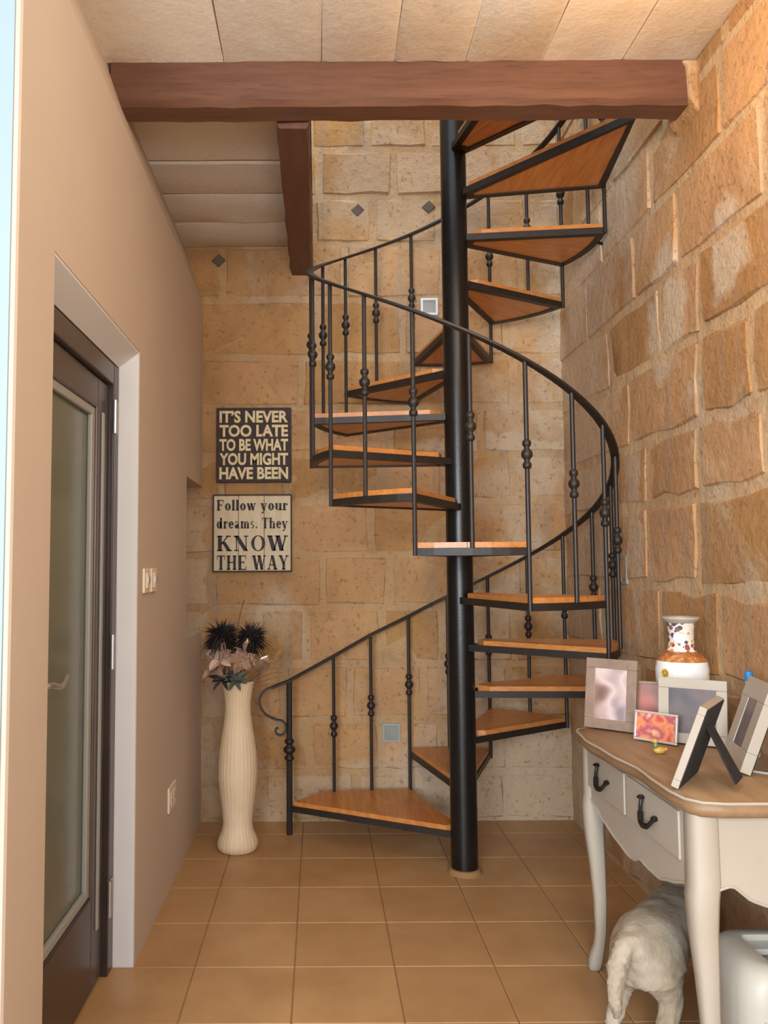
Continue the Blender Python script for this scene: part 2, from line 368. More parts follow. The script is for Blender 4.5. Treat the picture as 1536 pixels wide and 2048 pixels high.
def rough_beam(name, mat, x0, x1, y0, y1, z0, z1, axis, label, cuts=24):
    bm = B(); L = (x1-x0) if axis == 0 else (y1-y0); n = cuts; rings = []
    c = .018
    for i in range(n+1):
        t = i/n
        def J(): return rnd.uniform(-.004, .004)
        if axis == 0: sec = [(y0, z0+c), (y0+c, z0), (y1-c, z0), (y1, z0+c), (y1, z1-.004), (y0, z1-.004)]; ring = [(x0+L*t, a+J(), b+J()) for a, b in sec]
        else: sec = [(x0, z0+c), (x0+c*.5, z0), (x1-c*.5, z0), (x1, z0+c), (x1, z1), (x0, z1)]; ring = [(a+J(), y0+L*t, b+J()) for a, b in sec]
        rings.append([bm.verts.new(q) for q in ring])
    for A, D in zip(rings, rings[1:]):
        for k in range(6): bm.faces.new((A[k], A[(k+1) % 6], D[(k+1) % 6], D[k]))
    bm.faces.new(rings[0][::-1]); bm.faces.new(rings[-1])
    return tag(obj(name, bm, mat, smooth=True, origin=((x0+x1)/2, (y0+y1)/2, z0), angle=30), label, 'beam')
rough_beam('ceiling_beam', 'beam', -.775, 1.405, 2.92, 3.055, 3.175, ZC+.012, 0, 'long dark brown wooden beam spanning the room across the ceiling')
rough_beam('ceiling_beam', 'beam_short', -.16, -.03, 3.06, YB-.004, 3.158, ZC+.006, 1, 'shorter dark beam running from the long beam back to the stone wall', 16)
# plaster made good round the ends of the long beam
bm = B(); prism(bm, [(1.41, 3.15), (1.39, 3.19), (1.386, ZC-.02), (1.37, ZC), (1.432, ZC), (1.432, 3.13)], 2.905, 3.1, 'y'); struct(obj('trim_3', bm, 'stone_right', bevel=.018))

# ------------------------------------------------------------------ door in the left wall
dr = bpy.data.objects.new('door_1', None); C.objects.link(dr); dr.location = (-.79, 2.53, 0); struct(dr)
fx0, fx1 = -.85, XI
bm = B(); box(bm, fx0, fx1, D1-.075, D1-.007, 0, DZI-.01); obj('door_jamb', bm, 'frame_dark', dr, bevel=.004)
bm = B(); box(bm, fx0, fx1, D0+.002, D0+.07, 0, DZI-.01); obj('door_jamb', bm, 'frame_dark', dr, bevel=.004)
bm = B(); box(bm, fx0, fx1-.0005, D0+.07, D1-.075, DZI-.085, DZI-.01); obj('door_head', bm, 'frame_metal', dr, bevel=.004)
lx0, lx1 = -.832, -.778
bm = B(); box(bm, lx0, lx1, D1-.215, D1-.08, .012, DZI-.09); obj('stile', bm, 'frame_metal', dr, bevel=.006)
bm = B(); box(bm, lx0, lx1, D0+.075, D0+.2, .012, DZI-.09); obj('stile', bm, 'frame_metal', dr, bevel=.006)
bm = B(); box(bm, lx0, lx1-.001, D0+.2, D1-.215, DZI-.2, DZI-.09); obj('top_rail', bm, 'frame_metal', dr, bevel=.006)
bm = B(); box(bm, lx0, lx1-.001, D0+.2, D1-.215, .012, .33); obj('bottom_rail', bm, 'frame_dark', dr, bevel=.006)
g = B(); box(g, -.812, -.804, D0+.2, D1-.215, .33, DZI-.2); obj('glass_pane', g, 'glass', dr)
for y0, y1, z0, z1 in ((D1-.252, D1-.2155, .33, DZI-.2), (D0+.2005, D0+.235, .33, DZI-.2), (D0+.235, D1-.252, .33, .36), (D0+.235, D1-.252, DZI-.23, DZI-.2)):
    bm = B(); box(bm, -.804, -.786, y0, y1, z0, z1); obj('glazing_bead', bm, 'bead', dr, bevel=.005)
bm = B(); box(bm, lx1, lx1+.008, D1-.17, D1-.145, .2, 2.0); obj('rib', bm, 'bead', dr, bevel=.003)
for z in (2.0, 1.14, .27):
    bm = B(); box(bm, fx1, fx1+.004, D1-.072, D1-.03, z-.06, z+.06); tube(bm, [(fx1+.006, D1-.078, z-.062), (fx1+.006, D1-.078, z+.062)], .009, 10)
    obj('hinge', bm, 'steel', dr, smooth=True)
bm = B(); box(bm, lx1, lx1+.008, D0+.12, D0+.16, 1.0, 1.22); lv = obj('lever_handle', bm, 'steel', dr, bevel=.003); lv['label'] = 'curved steel lever handle'
bm = B(); tube(bm, spline([(lx1+.004, D0+.14, 1.13), (lx1+.045, D0+.142, 1.13), (lx1+.055, D0+.17, 1.128), (lx1+.055, D0+.24, 1.115), (lx1+.052, D0+.3, 1.135)], 5), .009, 10)
o = obj('lever', bm, 'steel', dr, smooth=True); o.parent = lv; o.location = (0, 0, 0)

# ------------------------------------------------------------------ spiral staircase
SX, SY, R = .679, 3.915, .72
A0, DA, RISE, Z0 = -.2479, .63466, .22278, -.07446
ang = lambda k: A0 + DA*(k-2)
bpnt = lambda k, z, r=R: Vector((SX + r*sin(ang(k)), SY + r*cos(ang(k)), z))
zt = lambda n: Z0 + RISE*n
zrail = lambda k: Z0 + RISE*k + .785
st = thing('spiral_staircase', 'black iron spiral staircase with wooden treads winding round a round post', 'staircase', (SX, SY, 0))
bm = B(); lathe(bm, [(.0635, 0), (.0635, 4.75)], (SX, SY, 0), 40); obj('centre_pole', bm, 'pole_iron', st, smooth=True)
bm = B(); lathe(bm, [(.082, 0), (.082, .006), (.072, .022), (.0636, .024)], (SX, SY, 0), 40); obj('pole_collar', bm, 'grout', st, smooth=True)
bm = B(); lathe(bm, [(.066, 4.75), (.066, 4.76), (.03, 4.785)], (SX, SY, 0), 32); obj('pole_cap', bm, 'iron', st, smooth=True)

def clip(poly, p, n):
    out = []
    for a, b in zip(poly, poly[1:]+poly[:1]):
        da = (a[0]-p[0])*n[0]+(a[1]-p[1])*n[1]; db = (b[0]-p[0])*n[0]+(b[1]-p[1])*n[1]
        if da >= 0: out.append(a)
        if da*db < 0: s = da/(da-db); out.append((a[0]+(b[0]-a[0])*s, a[1]+(b[1]-a[1])*s))
    return out
def inset(poly, d):
    c = poly[:]
    n = len(poly); ar = sum(poly[i][0]*poly[(i+1) % n][1]-poly[(i+1) % n][0]*poly[i][1] for i in range(n)); sg = 1 if ar > 0 else -1
    for i in range(n):
        a, b = poly[i], poly[(i+1) % n]; dx, dy = b[0]-a[0], b[1]-a[1]; l = math.hypot(dx, dy)
        if l < 1e-6: continue
        nx, ny = -dy/l*sg, dx/l*sg
        c = clip(c, (a[0]+nx*d, a[1]+ny*d), (nx, ny))
    return c
def frame_mesh(poly, name):
    """angle-iron edging: upright flange round the outline, narrow shelf inside"""
    bm = B(); n = len(poly)
    cx = sum(p[0] for p in poly)/n; cy = sum(p[1] for p in poly)/n
    ar = sum(poly[i][0]*poly[(i+1) % n][1]-poly[(i+1) % n][0]*poly[i][1] for i in range(n)); sg = 1 if ar > 0 else -1
    def off(d):
        out = []
        for i in range(n):
            a, b, c = poly[i-1], poly[i], poly[(i+1) % n]
            def nr(p, q): l = math.hypot(q[0]-p[0], q[1]-p[1]); return (-(q[1]-p[1])/l*sg, (q[0]-p[0])/l*sg)
            n1, n2 = nr(a, b), nr(b, c); m = (n1[0]+n2[0], n1[1]+n2[1]); k = d*2/max(.5, (m[0]**2+m[1]**2)); k = min(k, d*1.6)
            out.append((b[0]+m[0]*k, b[1]+m[1]*k))
        return out
    loops = [(poly, 0), (poly, .031), (off(.006), .031), (off(.006), .005), (off(.034), .005), (off(.034), 0)]
    V = [[bm.verts.new((x, y, z)) for x, y in P] for P, z in loops]
    for A, D in zip(V, V[1:]+V[:1]):
        for i in range(n): bm.faces.new((A[i], A[(i+1) % n], D[(i+1) % n], D[i]))
    bmesh.ops.recalc_face_normals(bm, faces=bm.faces[:])
    me = bpy.data.meshes.new(name); bm.to_mesh(me); bm.free(); me.materials.append(M['iron']); return me
def board_meshes(poly, lines):
    """boards lying in the frame, split along the given lines"""
    out = []; ip = inset(poly, .007)
    pieces = [ip]
    for p, nrm in lines:
        nx = []
        for q in pieces:
            A = clip(q, (p[0]+nrm[0]*.0012, p[1]+nrm[1]*.0012), nrm); D = clip(q, (p[0]-nrm[0]*.0012, p[1]-nrm[1]*.0012), (-nrm[0], -nrm[1]))
            nx += [z for z in (A, D) if len(z) > 2]
        pieces = nx
    for q in pieces:
        bm = B(); lo = [bm.verts.new((x, y, .0055)) for x, y in q]; mid = [bm.verts.new((x, y, .053)) for x, y in q]
        ti = inset(q, .003)
        n = len(q); bm.faces.new(lo[::-1]); bm.faces.new(mid)
        for i in range(n): bm.faces.new((lo[i], lo[(i+1) % n], mid[(i+1) % n], mid[i]))
        bmesh.ops.recalc_face_normals(bm, faces=bm.faces[:])
        me = bpy.data.meshes.new('board'); bm.to_mesh(me); bm.free(); me.materials.append(M['oak']); out.append(me)
    return out
hd = DA/2
arc = [(R*sin(q), R*cos(q)) for q in (hd - 2*hd*i/6 for i in range(7))]
ia = [(.0645*sin(q), .0645*cos(q)) for q in (-.75, -.38, 0, .38, .75)]
wedge = arc + ia                                     # outline, local frame: tread points to +y
fm = frame_mesh(wedge, 'tread'); bms = board_meshes(wedge, [((.02, 0), (1, 0.0))])
for n in (q for q in range(2, 17) if q != 15):
    tr = link('tread', fm, st, (0, 0, zt(n))); tr.rotation_euler.z = -ang(n+.5)
    for me in bms: link('board', me, tr)
# first tread: wider, its outer edge squared off along the wall
t1 = [(-.15-SX, 4.36-SY), (.005-SX, 4.56-SY), (.5-SX, 4.615-SY)] + [(.0645*sin(q), .0645*cos(q)) for q in (ang(2), ang(1.7), ang(1.35), ang(1)-.25)]
tr = link('tread', frame_mesh(t1, 'tread_bottom'), st, (0, 0, zt(1))); tr['label'] = 'bottom tread, wider than the others'
for me in board_meshes(t1, [((-.1, .3), (.55, .83))]): link('board', me, tr)

t15 = [(R*sin(ang(15)), R*cos(ang(15))), (1.305-SX, 3.19-SY)] + [(.0645*sin(q), .0645*cos(q)) for q in (ang(16)+.2, ang(15.7), ang(15.3), ang(15)-.2)]
tr = link('tread', frame_mesh(t15, 'tread_top'), st, (0, 0, zt(15))); tr['label'] = 'long tread reaching out to the beam'
for me in board_meshes(t15, [((.3, -.2), (.5, .86))]): link('board', me, tr)
COLLAR = [(.009, -.06), (.017, -.053), (.0185, -.044), (.0165, -.036), (.011, -.029), (.012, -.021), (.021, -.011), (.0235, 0), (.021, .011), (.012, .021), (.011, .029), (.0165, .036), (.0185, .044), (.017, .053), (.009, .06)]
cm = B(); lathe(cm, COLLAR, n=12); bmesh.ops.recalc_face_normals(cm, faces=cm.faces[:]); collar_me = bpy.data.meshes.new('collar'); cm.to_mesh(collar_me); cm.free(); collar_me.materials.append(M['iron'])
collar_me.polygons.foreach_set('use_smooth', [True]*len(collar_me.polygons))
def baluster(x, y, z0, z1, r=.0095, zk=None, name='baluster', scale=1):
    bm = B(); tube(bm, [(x, y, z0), (x, y, z1)], r, 10); o = obj(name, bm, 'iron', st, smooth=True)
    c = link('collar', collar_me, o, (x-SX, y-SY, (z1-.38) if zk is None else zk)); c.scale = (scale, scale, 1)
    return o
k = 2.0
while k <= 15.01:
    p = bpnt(k, 0)
    z0 = zt(int(k)-1) if k == int(k) else zt(int(k)) + .03
    if k == 2: z0 = zt(1)
    baluster(p.x, p.y, z0, zrail(k) - .002); k += .5
for x, y, zb in ((.285, 4.578, zt(1)+.03), (.076, 4.545, zt(1)+.03)):
    baluster(x, y, zb, .82 + (x+.163)*(1.156-.82)/(.502+.163) - .002)
NX, NY = -.168, 4.462
baluster(NX, NY, 0, .815, .0165, .45, 'newel_post', 1.45)
# hand rail: flat bar, straight from the newel then helical
pts = [Vector((-.265, 4.452, .785)), Vector((NX, NY, .82)), Vector((.076, 4.545, .942)), Vector((.285, 4.578, 1.056))]
kk = 2.0
while kk <= 15.06: pts.append(bpnt(kk, zrail(kk))); kk += .1
bm = B(); tube(bm, pts, 0, flat=(.019, .007)); obj('handrail', bm, 'iron', st, smooth=True)
sc = [(-.262, .786), (-.298, .772), (-.325, .735), (-.327, .69), (-.3, .645), (-.25, .617), (-.205, .605), (-.188, .58), (-.192, .545), (-.215, .53), (-.238, .54), (-.242, .56), (-.228, .57)]
bm = B(); tube(bm, spline([(x, NY-.012, z) for x, z in sc], 5), 0, up=(0, 1, 0), flat=(.006, .012)); obj('scroll', bm, 'iron', st, smooth=True)
# iron stay let into the side wall
bm = B(); p = bpnt(14.7, zt(14)+.01); tube(bm, [p, (XR+.01, p.y+.02, p.z+.0)], .008, 8); obj('wall_stay', bm, 'iron', st, smooth=True)

# ------------------------------------------------------------------ signs
FONT = bpy.data.fonts[0] if len(bpy.data.fonts) else None
def font_line(text, x0, x1, z0, z1, y, mat, parent, bold=.012):
    cu = bpy.data.curves.new('lettering', 'FONT'); cu.body = text; cu.extrude = .002; cu.offset = bold; cu.resolution_u = 3
    o = bpy.data.objects.new('tmp', cu); C.objects.link(o); bpy.context.view_layer.update()
    me = bpy.data.meshes.new_from_object(o.evaluated_get(bpy.context.evaluated_depsgraph_get())); bpy.data.objects.remove(o)
    xs = [q.co.x for q in me.vertices]; ys = [q.co.y for q in me.vertices]
    off = root_loc(parent)
    for q in me.vertices:
        X = x0 + (q.co.x-min(xs))/(max(xs)-min(xs))*(x1-x0); Z = z0 + (q.co.y-min(ys))/(max(ys)-min(ys))*(z1-z0)
        q.co = Vector((X, y - .0008 - (.0012 if q.co.z > 0 else 0), Z)) - off
    me.materials.clear(); me.materials.append(M[mat])
    return link('lettering', me, parent)
sx0, sx1, sz0, sz1 = -.594, -.16, 1.929, 2.366
sg = thing('wall_sign', "dark square wall sign with cream capitals starting IT'S NEVER TOO LATE", 'sign', (-.377, YB-.02, sz0))
bm = B(); box(bm, sx0, sx1, YB-.032, YB-.006, sz0, sz1); obj('panel', bm, 'sign_dark', sg, bevel=.003)
lines = ["IT\u2019S NEVER", 'TOO LATE', 'TO BE WHAT', 'YOU MIGHT', 'HAVE BEEN']
for i, tx in enumerate(lines):
    zt_ = sz1 - .018 - i*.0825
    font_line(tx, sx0+.018, sx1-.018, zt_-.071, zt_, YB-.032, 'sign_letter', sg, .035)
# second sign: three upright planks, serif letters cut from strokes
TH, TN = .23, .075
def gV(x, a, b, t=TH): return [[(x-t/2, a), (x+t/2, a), (x+t/2, b), (x-t/2, b)]]
def gH(a, b, y, t=TN): return [[(a, y-t/2), (b, y-t/2), (b, y+t/2), (a, y+t/2)]]
def gL(x0, y0, x1, y1, t):
    t *= 1.35
    return [[(x0-t/2, y0), (x0+t/2, y0), (x1+t/2, y1), (x1-t/2, y1)]]
def gE(cx, cy, rx, ry, a0=0, a1=360, tx=TH, ty=TN):
    n = max(4, int(abs(a1-a0)/18)); out = []
    P = lambda a, f: (cx + (rx - tx*f)*cos(a), cy + (ry - ty*f)*sin(a))
    for i in range(n):
        a, b = radians(a0+(a1-a0)*i/n), radians(a0+(a1-a0)*(i+1)/n); out.append([P(a, 0), P(b, 0), P(b, 1), P(a, 1)])
    return out
def sf(x, y, w_=.34): return gH(x-w_/2, x+w_/2, y + (TN/2 if y < .5 else -TN/2))
XH = .68
G_ = {
 'F': (.78, gV(.2,0,1)+gH(.05,.74,.973)+gH(.2,.58,.52)+sf(.2,0)+gV(.71,.72,1,.05)+gV(.56,.4,.64,.05)),
 'o': (.66, gE(.33,XH/2,.3,XH/2+.01)), 'l': (.36, gV(.18,0,1.02)+sf(.18,0)+gH(.04,.18,.99)),
 'w': (.98, gL(.14,XH,.32,0,.17)+gL(.32,0,.49,XH,.06)+gL(.49,XH,.66,0,.17)+gL(.66,0,.86,XH,.06)+sf(.14,XH,.26)+sf(.49,XH,.26)+sf(.86,XH,.22)),
 'y': (.7, gL(.14,XH,.36,0,.17)+gL(.26,-.26,.58,XH,.06)+sf(.14,XH,.28)+sf(.58,XH,.22)+gE(.2,-.22,.09,.08,0,360,.09,.08)),
 'u': (.74, gV(.18,.14,XH)+gE(.35,.2,.25,.2,180,350,.1,.07)+gV(.56,0,XH)+gH(.04,.18,XH-.03)+gH(.42,.56,XH-.03)+gH(.56,.72,.03)),
 'r': (.54, gV(.18,0,XH)+sf(.18,0)+gH(.04,.18,XH-.03)+gE(.36,.44,.2,.24,40,170,.08,.06)+gE(.45,.56,.08,.09,0,360,.08,.09)),
 'd': (.74, gE(.32,XH/2,.28,XH/2+.01)+gV(.54,0,1.02)+gH(.4,.54,.99)+gH(.54,.7,.03)),
 'e': (.62, gE(.32,XH/2,.29,XH/2+.01,20,325)+gH(.1,.6,.37)+gE(.32,XH/2,.29,XH/2+.01,0,20)),
 'a': (.66, gV(.46,.05,.5,.16)+gE(.3,.48,.24,.21,20,170,.12,.06)+gE(.26,.18,.22,.2)+gH(.46,.64,.03)),
 'm': (1.08, gV(.18,0,XH)+gV(.53,0,.5)+gV(.88,0,.5)+sf(.18,0,.3)+sf(.53,0,.3)+sf(.88,0,.3)+gH(.04,.18,XH-.03)+gE(.4,.46,.215,.22,0,150,.12,.08)+gE(.75,.46,.215,.22,0,150,.12,.08)),
 's': (.52, gE(.26,.5,.2,.19,30,270,.12,.06)+gE(.26,.19,.2,.19,-150,90,.12,.06)),
 '.': (.3, gE(.15,.09,.09,.09,0,360,.09,.09)), ' ': (.34, []), "T": (.82, gV(.41,0,1)+gH(.05,.77,.973)+sf(.41,0)+gV(.08,.72,1,.05)+gV(.74,.72,1,.05)),
 'h': (.74, gV(.18,0,1.02)+gH(.04,.18,.99)+gV(.55,0,.48)+sf(.18,0,.3)+sf(.55,0,.3)+gE(.41,.46,.225,.22,0,150,.12,.08)),
 'K': (.98, gV(.22,0,1)+sf(.22,0)+sf(.22,1)+gL(.3,.42,.72,1,.06)+gL(.8,0,.44,.6,.18)+sf(.8,0,.32)+sf(.74,1,.3)),
 'N': (.98, gV(.2,0,1,.06)+gV(.78,0,1,.06)+gL(.78,0,.2,1,.2)+sf(.2,0,.28)+sf(.18,1,.3)+sf(.78,1,.28)),
 'O': (.96, gE(.48,.5,.43,.52,0,360,.19,.05)),
 'W': (1.3, gL(.17,1,.43,0,.19)+gL(.43,0,.66,1,.06)+gL(.66,1,.9,0,.19)+gL(.9,0,1.14,1,.06)+sf(.17,1,.32)+sf(.64,1,.32)+sf(1.14,1,.26)),
 'H': (.98, gV(.22,0,1)+gV(.76,0,1)+gH(.22,.76,.52)+sf(.22,0)+sf(.22,1)+sf(.76,0)+sf(.76,1)),
 'E': (.84, gV(.22,0,1)+gH(.06,.76,.973)+gH(.06,.78,.027)+gH(.22,.58,.52)+gV(.74,.74,1,.05)+gV(.76,0,.28,.05)+gV(.57,.4,.64,.05)),
 'A': (.98, gL(.16,0,.46,1,.06)+gL(.78,0,.48,1,.19)+gH(.28,.66,.34)+sf(.16,0,.28)+sf(.78,0,.34)),
 'Y': (.96, gV(.48,0,.48)+gL(.48,.42,.18,1,.18)+gL(.5,.42,.78,1,.06)+sf(.48,0)+sf(.18,1,.32)+sf(.78,1,.28)),
}
def serif_line(text, x0, x1, z0, z1, y, parent):
    adv = 0; chars = []
    for ch in text:
        w_, ps = G_[ch]
        if ps: chars.append([[(x+adv, z) for x, z in P] for P in ps])
        adv += w_ + .06
    allp = [p for c in chars for P in c for p in P]; mn = min(p[0] for p in allp); mx = max(p[0] for p in allp)
    for c in chars:
        bm = B()
        for P in c:
            lo = [bm.verts.new((x0+(x-mn)/(mx-mn)*(x1-x0), y, z0+z*(z1-z0))) for x, z in P]
            f = bm.faces.new(lo); f.normal_update()
            if f.normal.y > 0: f.normal_flip()
        r = bmesh.ops.extrude_face_region(bm, geom=bm.faces[:]); bmesh.ops.translate(bm, verts=[q for q in r['geom'] if isinstance(q, bmesh.types.BMVert)], vec=(0, -.0012, 0))
        obj('letter', bm, 'ink', parent)
px0, px1, pz0, pz1 = -.61, -.161, 1.417, 1.855
sg = thing('wall_sign', 'pale planked wall sign with black serif letters starting Follow your dreams', 'sign', (-.385, YB-.02, pz0))
cuts = [px0, px0+.145, px0+.293, px1]
for a, b in zip(cuts, cuts[1:]):
    bm = B(); box(bm, a+.001, b-.001, YB-.03-rnd.uniform(0, .002), YB-.006, pz0+rnd.uniform(-.003, .003), pz1+rnd.uniform(-.004, .004)); obj('plank', bm, 'sign_pale', sg, bevel=.003)
for x0, x1, z0, z1 in ((px0, px1, pz1-.004, pz1+.005), (px0, px1, pz0-.005, pz0+.003), (px0-.004, px0+.004, pz0, pz1), (px1-.004, px1+.003, pz0, pz1)):
    bm = B(); box(bm, x0, x1, YB-.0335, YB-.008, z0, z1); obj('edge', bm, 'sign_dark', sg)
yy = YB - .0325
serif_line('Follow your', px0+.02, px1-.02, pz1-.088, pz1-.028, yy, sg)
serif_line('dreams. They', px0+.02, px1-.02, pz1-.192, pz1-.132, yy, sg)
serif_line('KNOW', px0+.022, px1-.02, pz1-.322, pz1-.234, yy, sg)
serif_line('THE WAY', px0+.022, px1-.016, pz1-.43, pz1-.348, yy, sg)

# ------------------------------------------------------------------ wall fittings
def switch_plate(y0, y1, z0, z1, name, label, cat, kind):
    t_ = thing(name, label, cat, (XL, (y0+y1)/2, z0))
    bm = B(); box(bm, XL, XL+.009, y0, y1, z0, z1); obj('plate', bm, 'cream_plastic', t_, bevel=.003)
    m = (y0+y1)/2; q = (z0+z1)/2
    if kind == 'switch':
        bm = B(); box(bm, XL+.009, XL+.014, m-.025, m+.025, q-.03, q+.03, None); obj('rocker', bm, 'cream_plastic', t_, bevel=.002)
        bm = B(); box(bm, XL+.014, XL+.018, m-.012, m+.012, q-.01, q+.014); obj('button', bm, 'steel', t_)
    else:
        for dy in (-.03, .03):
            bm = B(); box(bm, XL+.009, XL+.012, m+dy-.02, m+dy+.02, q-.028, q+.028); f = obj('socket_face', bm, 'cream_plastic', t_, bevel=.002)
            for hy, hz in ((0, .012), (-.008, -.008), (.008, -.008)):
                bm = B(); box(bm, XL+.012, XL+.0125, m+dy+hy-.003, m+dy+hy+.003, q+hz-.004, q+hz+.004); o = obj('slot', bm, 'hole_black', t_); o.parent = f
switch_plate(3.11, 3.215, 1.345, 1.44, 'light_switch', 'cream wall switch on the left wall, the one nearer the door', 'switch', 'switch')
switch_plate(3.245, 3.35, 1.345, 1.44, 'light_switch', 'cream wall switch on the left wall, the one farther from the door', 'switch', 'switch')
switch_plate(3.66, 3.83, .35, .46, 'wall_socket', 'cream double power socket low on the left wall', 'socket', 'socket')
def jbox(c, w_, h_, name, label, mats, wall='back', d=.012):
    u, z = c
    t_ = thing(name, label, 'box', (u, YB, z-h_/2) if wall == 'back' else (XR, u, z-h_/2))
    def bb(a, b, p, q, d0, d1):
        bm = B()
        if wall == 'back': box(bm, a, b, YB-d1, YB-d0, p, q)
        else: box(bm, XR-d1, XR-d0, a, b, p, q)
        return bm
    r = .012
    for a, b, p, q in ((u-w_/2, u+w_/2, z+h_/2-r, z+h_/2), (u-w_/2, u+w_/2, z-h_/2, z-h_/2+r), (u-w_/2, u-w_/2+r, z-h_/2+r, z+h_/2-r), (u+w_/2-r, u+w_/2, z-h_/2+r, z+h_/2-r)):
        obj('rim', bb(a, b, p, q, -.03, d), mats[0], t_)
    obj('back_plate', bb(u-w_/2+r, u+w_/2-r, z-h_/2+r, z+h_/2-r, -.03, d-.008), mats[1], t_)
jbox((.405, .495), .1, .105, 'junction_box', 'grey green junction box low on the stone wall behind the balusters', ('bead', 'grey_box'))
jbox((.655, 2.965), .1, .1, 'junction_box', 'small pale box high on the stone wall beside the iron post', ('white_paint', 'bead'), d=.02)
jbox((3.8, 1.42), .09, .13, 'junction_box', 'grey junction box on the right wall just past the handrail', ('bead', 'grey_box'), 'right', .008)
for (x, z), lab in (((-.589, 3.252), 'dark diamond patch on the stone at the upper left below the ceiling'), ((.238, 3.553), 'dark diamond patch on the upper stone wall right of the short beam'), ((.661, 3.572), 'dark diamond patch on the upper stone wall beside the iron post')):
    s = .042; bm = B(); prism(bm, [(x-s, z), (x, z-s*.9), (x+s, z+.004), (x+.004, z+s)], YB-.009, YB+.02, 'y'); tag(obj('wall_plug', bm, 'dark_hole', bevel=.004, origin=(x, YB, z-s)), lab, 'plug', 'diamond patches in the stone wall')

# ------------------------------------------------------------------ floor vase with dried flowers
VX, VY = -.425, 4.235
prof = [(.088, 0), (.1, .012), (.104, .04), (.094, .07), (.08, .1), (.074, .14), (.08, .2), (.091, .28), (.099, .36), (.1, .42), (.095, .49), (.085, .56), (.073, .64), (.066, .7), (.066, .745), (.072, .79), (.082, .835), (.088, .855)]
bm = B(); lathe(bm, prof + [(.08, .852), (.064, .76), (.06, .7)], (VX, VY, 0), 120, fn=lambda a, z: 1 + .011*sin(a*30) + .005*sin(a*13+z*30))
tag(obj('floor_vase', bm, 'ivory', smooth=True, origin=(VX, VY, 0), angle=50), 'tall slim ribbed ivory floor vase standing beside the newel post', 'vase')
def pompom(c, r, n, seed, label):
    q = random.Random(seed); bm = B(); c = Vector(c)
    for i in range(n):
        d = Vector((q.gauss(0, 1), q.gauss(0, 1), q.gauss(.25, .8))).normalized(); L = r*q.uniform(.6, 1.12)
        tip = c + d*L + Vector((0, 0, -.3*L*(1-abs(d.z)))); s = d.cross(Vector((q.random(), q.random(), 1))).normalized()*.0042
        mid = c + d*L*.55 + Vector((0, 0, .012))
        a = [bm.verts.new(c + s*.4), bm.verts.new(c - s*.4), bm.verts.new(mid - s), bm.verts.new(tip), bm.verts.new(mid + s)]
        bm.faces.new(a)
    t_ = thing('feather_flower', label, 'flower', (VX + (c.x-VX)*.1, VY, .78), 'feather flowers in the floor vase')
    o = obj('feathers', bm, 'feather', t_)
    bm = B(); tube(bm, [(VX + (c.x-VX)*.1, VY, .78), tuple(c)], .003, 6); obj('stem', bm, 'twig', t_)
pompom((-.505, 4.2, 1.06), .125, 620, 1, 'black feathery flower in the floor vase, the left one')
pompom((-.36, 4.22, 1.05), .12, 560, 2, 'black feathery flower in the floor vase, the right one')
def petal(bm, base, d, L, wd, curl, up):
    d = Vector(d).normalized(); up = Vector(up); s = d.cross(up).normalized(); u = s.cross(d); rows = []
    for t, k in ((0, .25), (.3, .85), (.6, 1), (.85, .6), (1, .06)):
        c = Vector(base) + d*L*t + u*(curl*t*t)
        rows.append([bm.verts.new(c - s*wd*k + u*.006*k), bm.verts.new(c - u*.004), bm.verts.new(c + s*wd*k + u*.006*k)])
    for A, D in zip(rows, rows[1:]):
        for i in range(2): bm.faces.new((A[i], A[i+1], D[i+1], D[i]))
def lily(c, axis, L, wd, n, mat, label, name='silk_lily', curl=.02, spread=.5):
    c = Vector(c); axis = Vector(axis).normalized(); e1 = axis.orthogonal().normalized(); e2 = axis.cross(e1)
    base = Vector((VX + (c.x-VX)*.15, VY-.01, .79))
    t_ = thing(name, label, 'flower', base)
    bm = B(); tube(bm, spline([base, (base+c)/2 + Vector((0, 0, .02)), c], 4), .0035, 6); obj('stem', bm, 'twig', t_)
    for i in range(n):
        a = 2*pi*i/n + .3 + .35*sin(i*7.3); d = axis*(1-spread*(.8+.25*sin(i*3.1))) + (e1*cos(a)+e2*sin(a))*spread
        bm = B(); petal(bm, c, d, L*(.85+.25*sin(i*2.3+c.x*9)), wd, -curl*(1.4+sin(i*1.7)), axis); obj('petal', bm, mat, t_, smooth=True)
lily((-.5, 4.15, .985), (-.35, -1, .35), .085, .024, 6, 'petal', 'pale pink silk flower in the floor vase, under the left feather flower', spread=.6)
lily((-.4, 4.14, .965), (.1, -1, .3), .075, .024, 6, 'petal_brown', 'dusty brown silk flower in the middle of the floor vase', spread=.65)
lily((-.385, 4.14, 1.0), (.05, -.4, 1), .085, .013, 3, 'silver_leaf', 'slim upright silver leaf cluster between the two feather flowers', 'silver_leaf_spray', spread=.12)
lily((-.3, 4.15, .9), (.15, -.5, .9), .125, .036, 4, 'silver_leaf', 'large shiny pale leaf cluster leaning right over the vase rim', 'silver_leaf_spray', spread=.2)
lily((-.53, 4.16, .93), (-.6, -.8, .3), .075, .024, 5, 'petal_brown', 'dusty silk flower hanging at the left side of the vase', spread=.55)
lily((-.43, 4.15, .87), (0, -.8, .6), .07, .013, 11, 'green_leaf', 'grey green leaves just above the vase rim', 'leaf_spray', spread=.7)
lily((-.49, 4.16, .87), (-.4, -.8, .7), .075, .012, 11, 'feather', 'black leaves above the left side of the vase rim', 'leaf_spray', spread=.65)
t_ = thing('dried_twig', 'single thin bare twig rising high above the feather flowers', 'twig', (VX, VY, .78))
bm = B(); tube(bm, spline([(VX, VY, .78), (-.43, 4.2, 1.0), (-.42, 4.19, 1.15), (-.392, 4.19, 1.27)], 4), [.003]*12+[.0022], 6); obj('stem', bm, 'twig', t_)
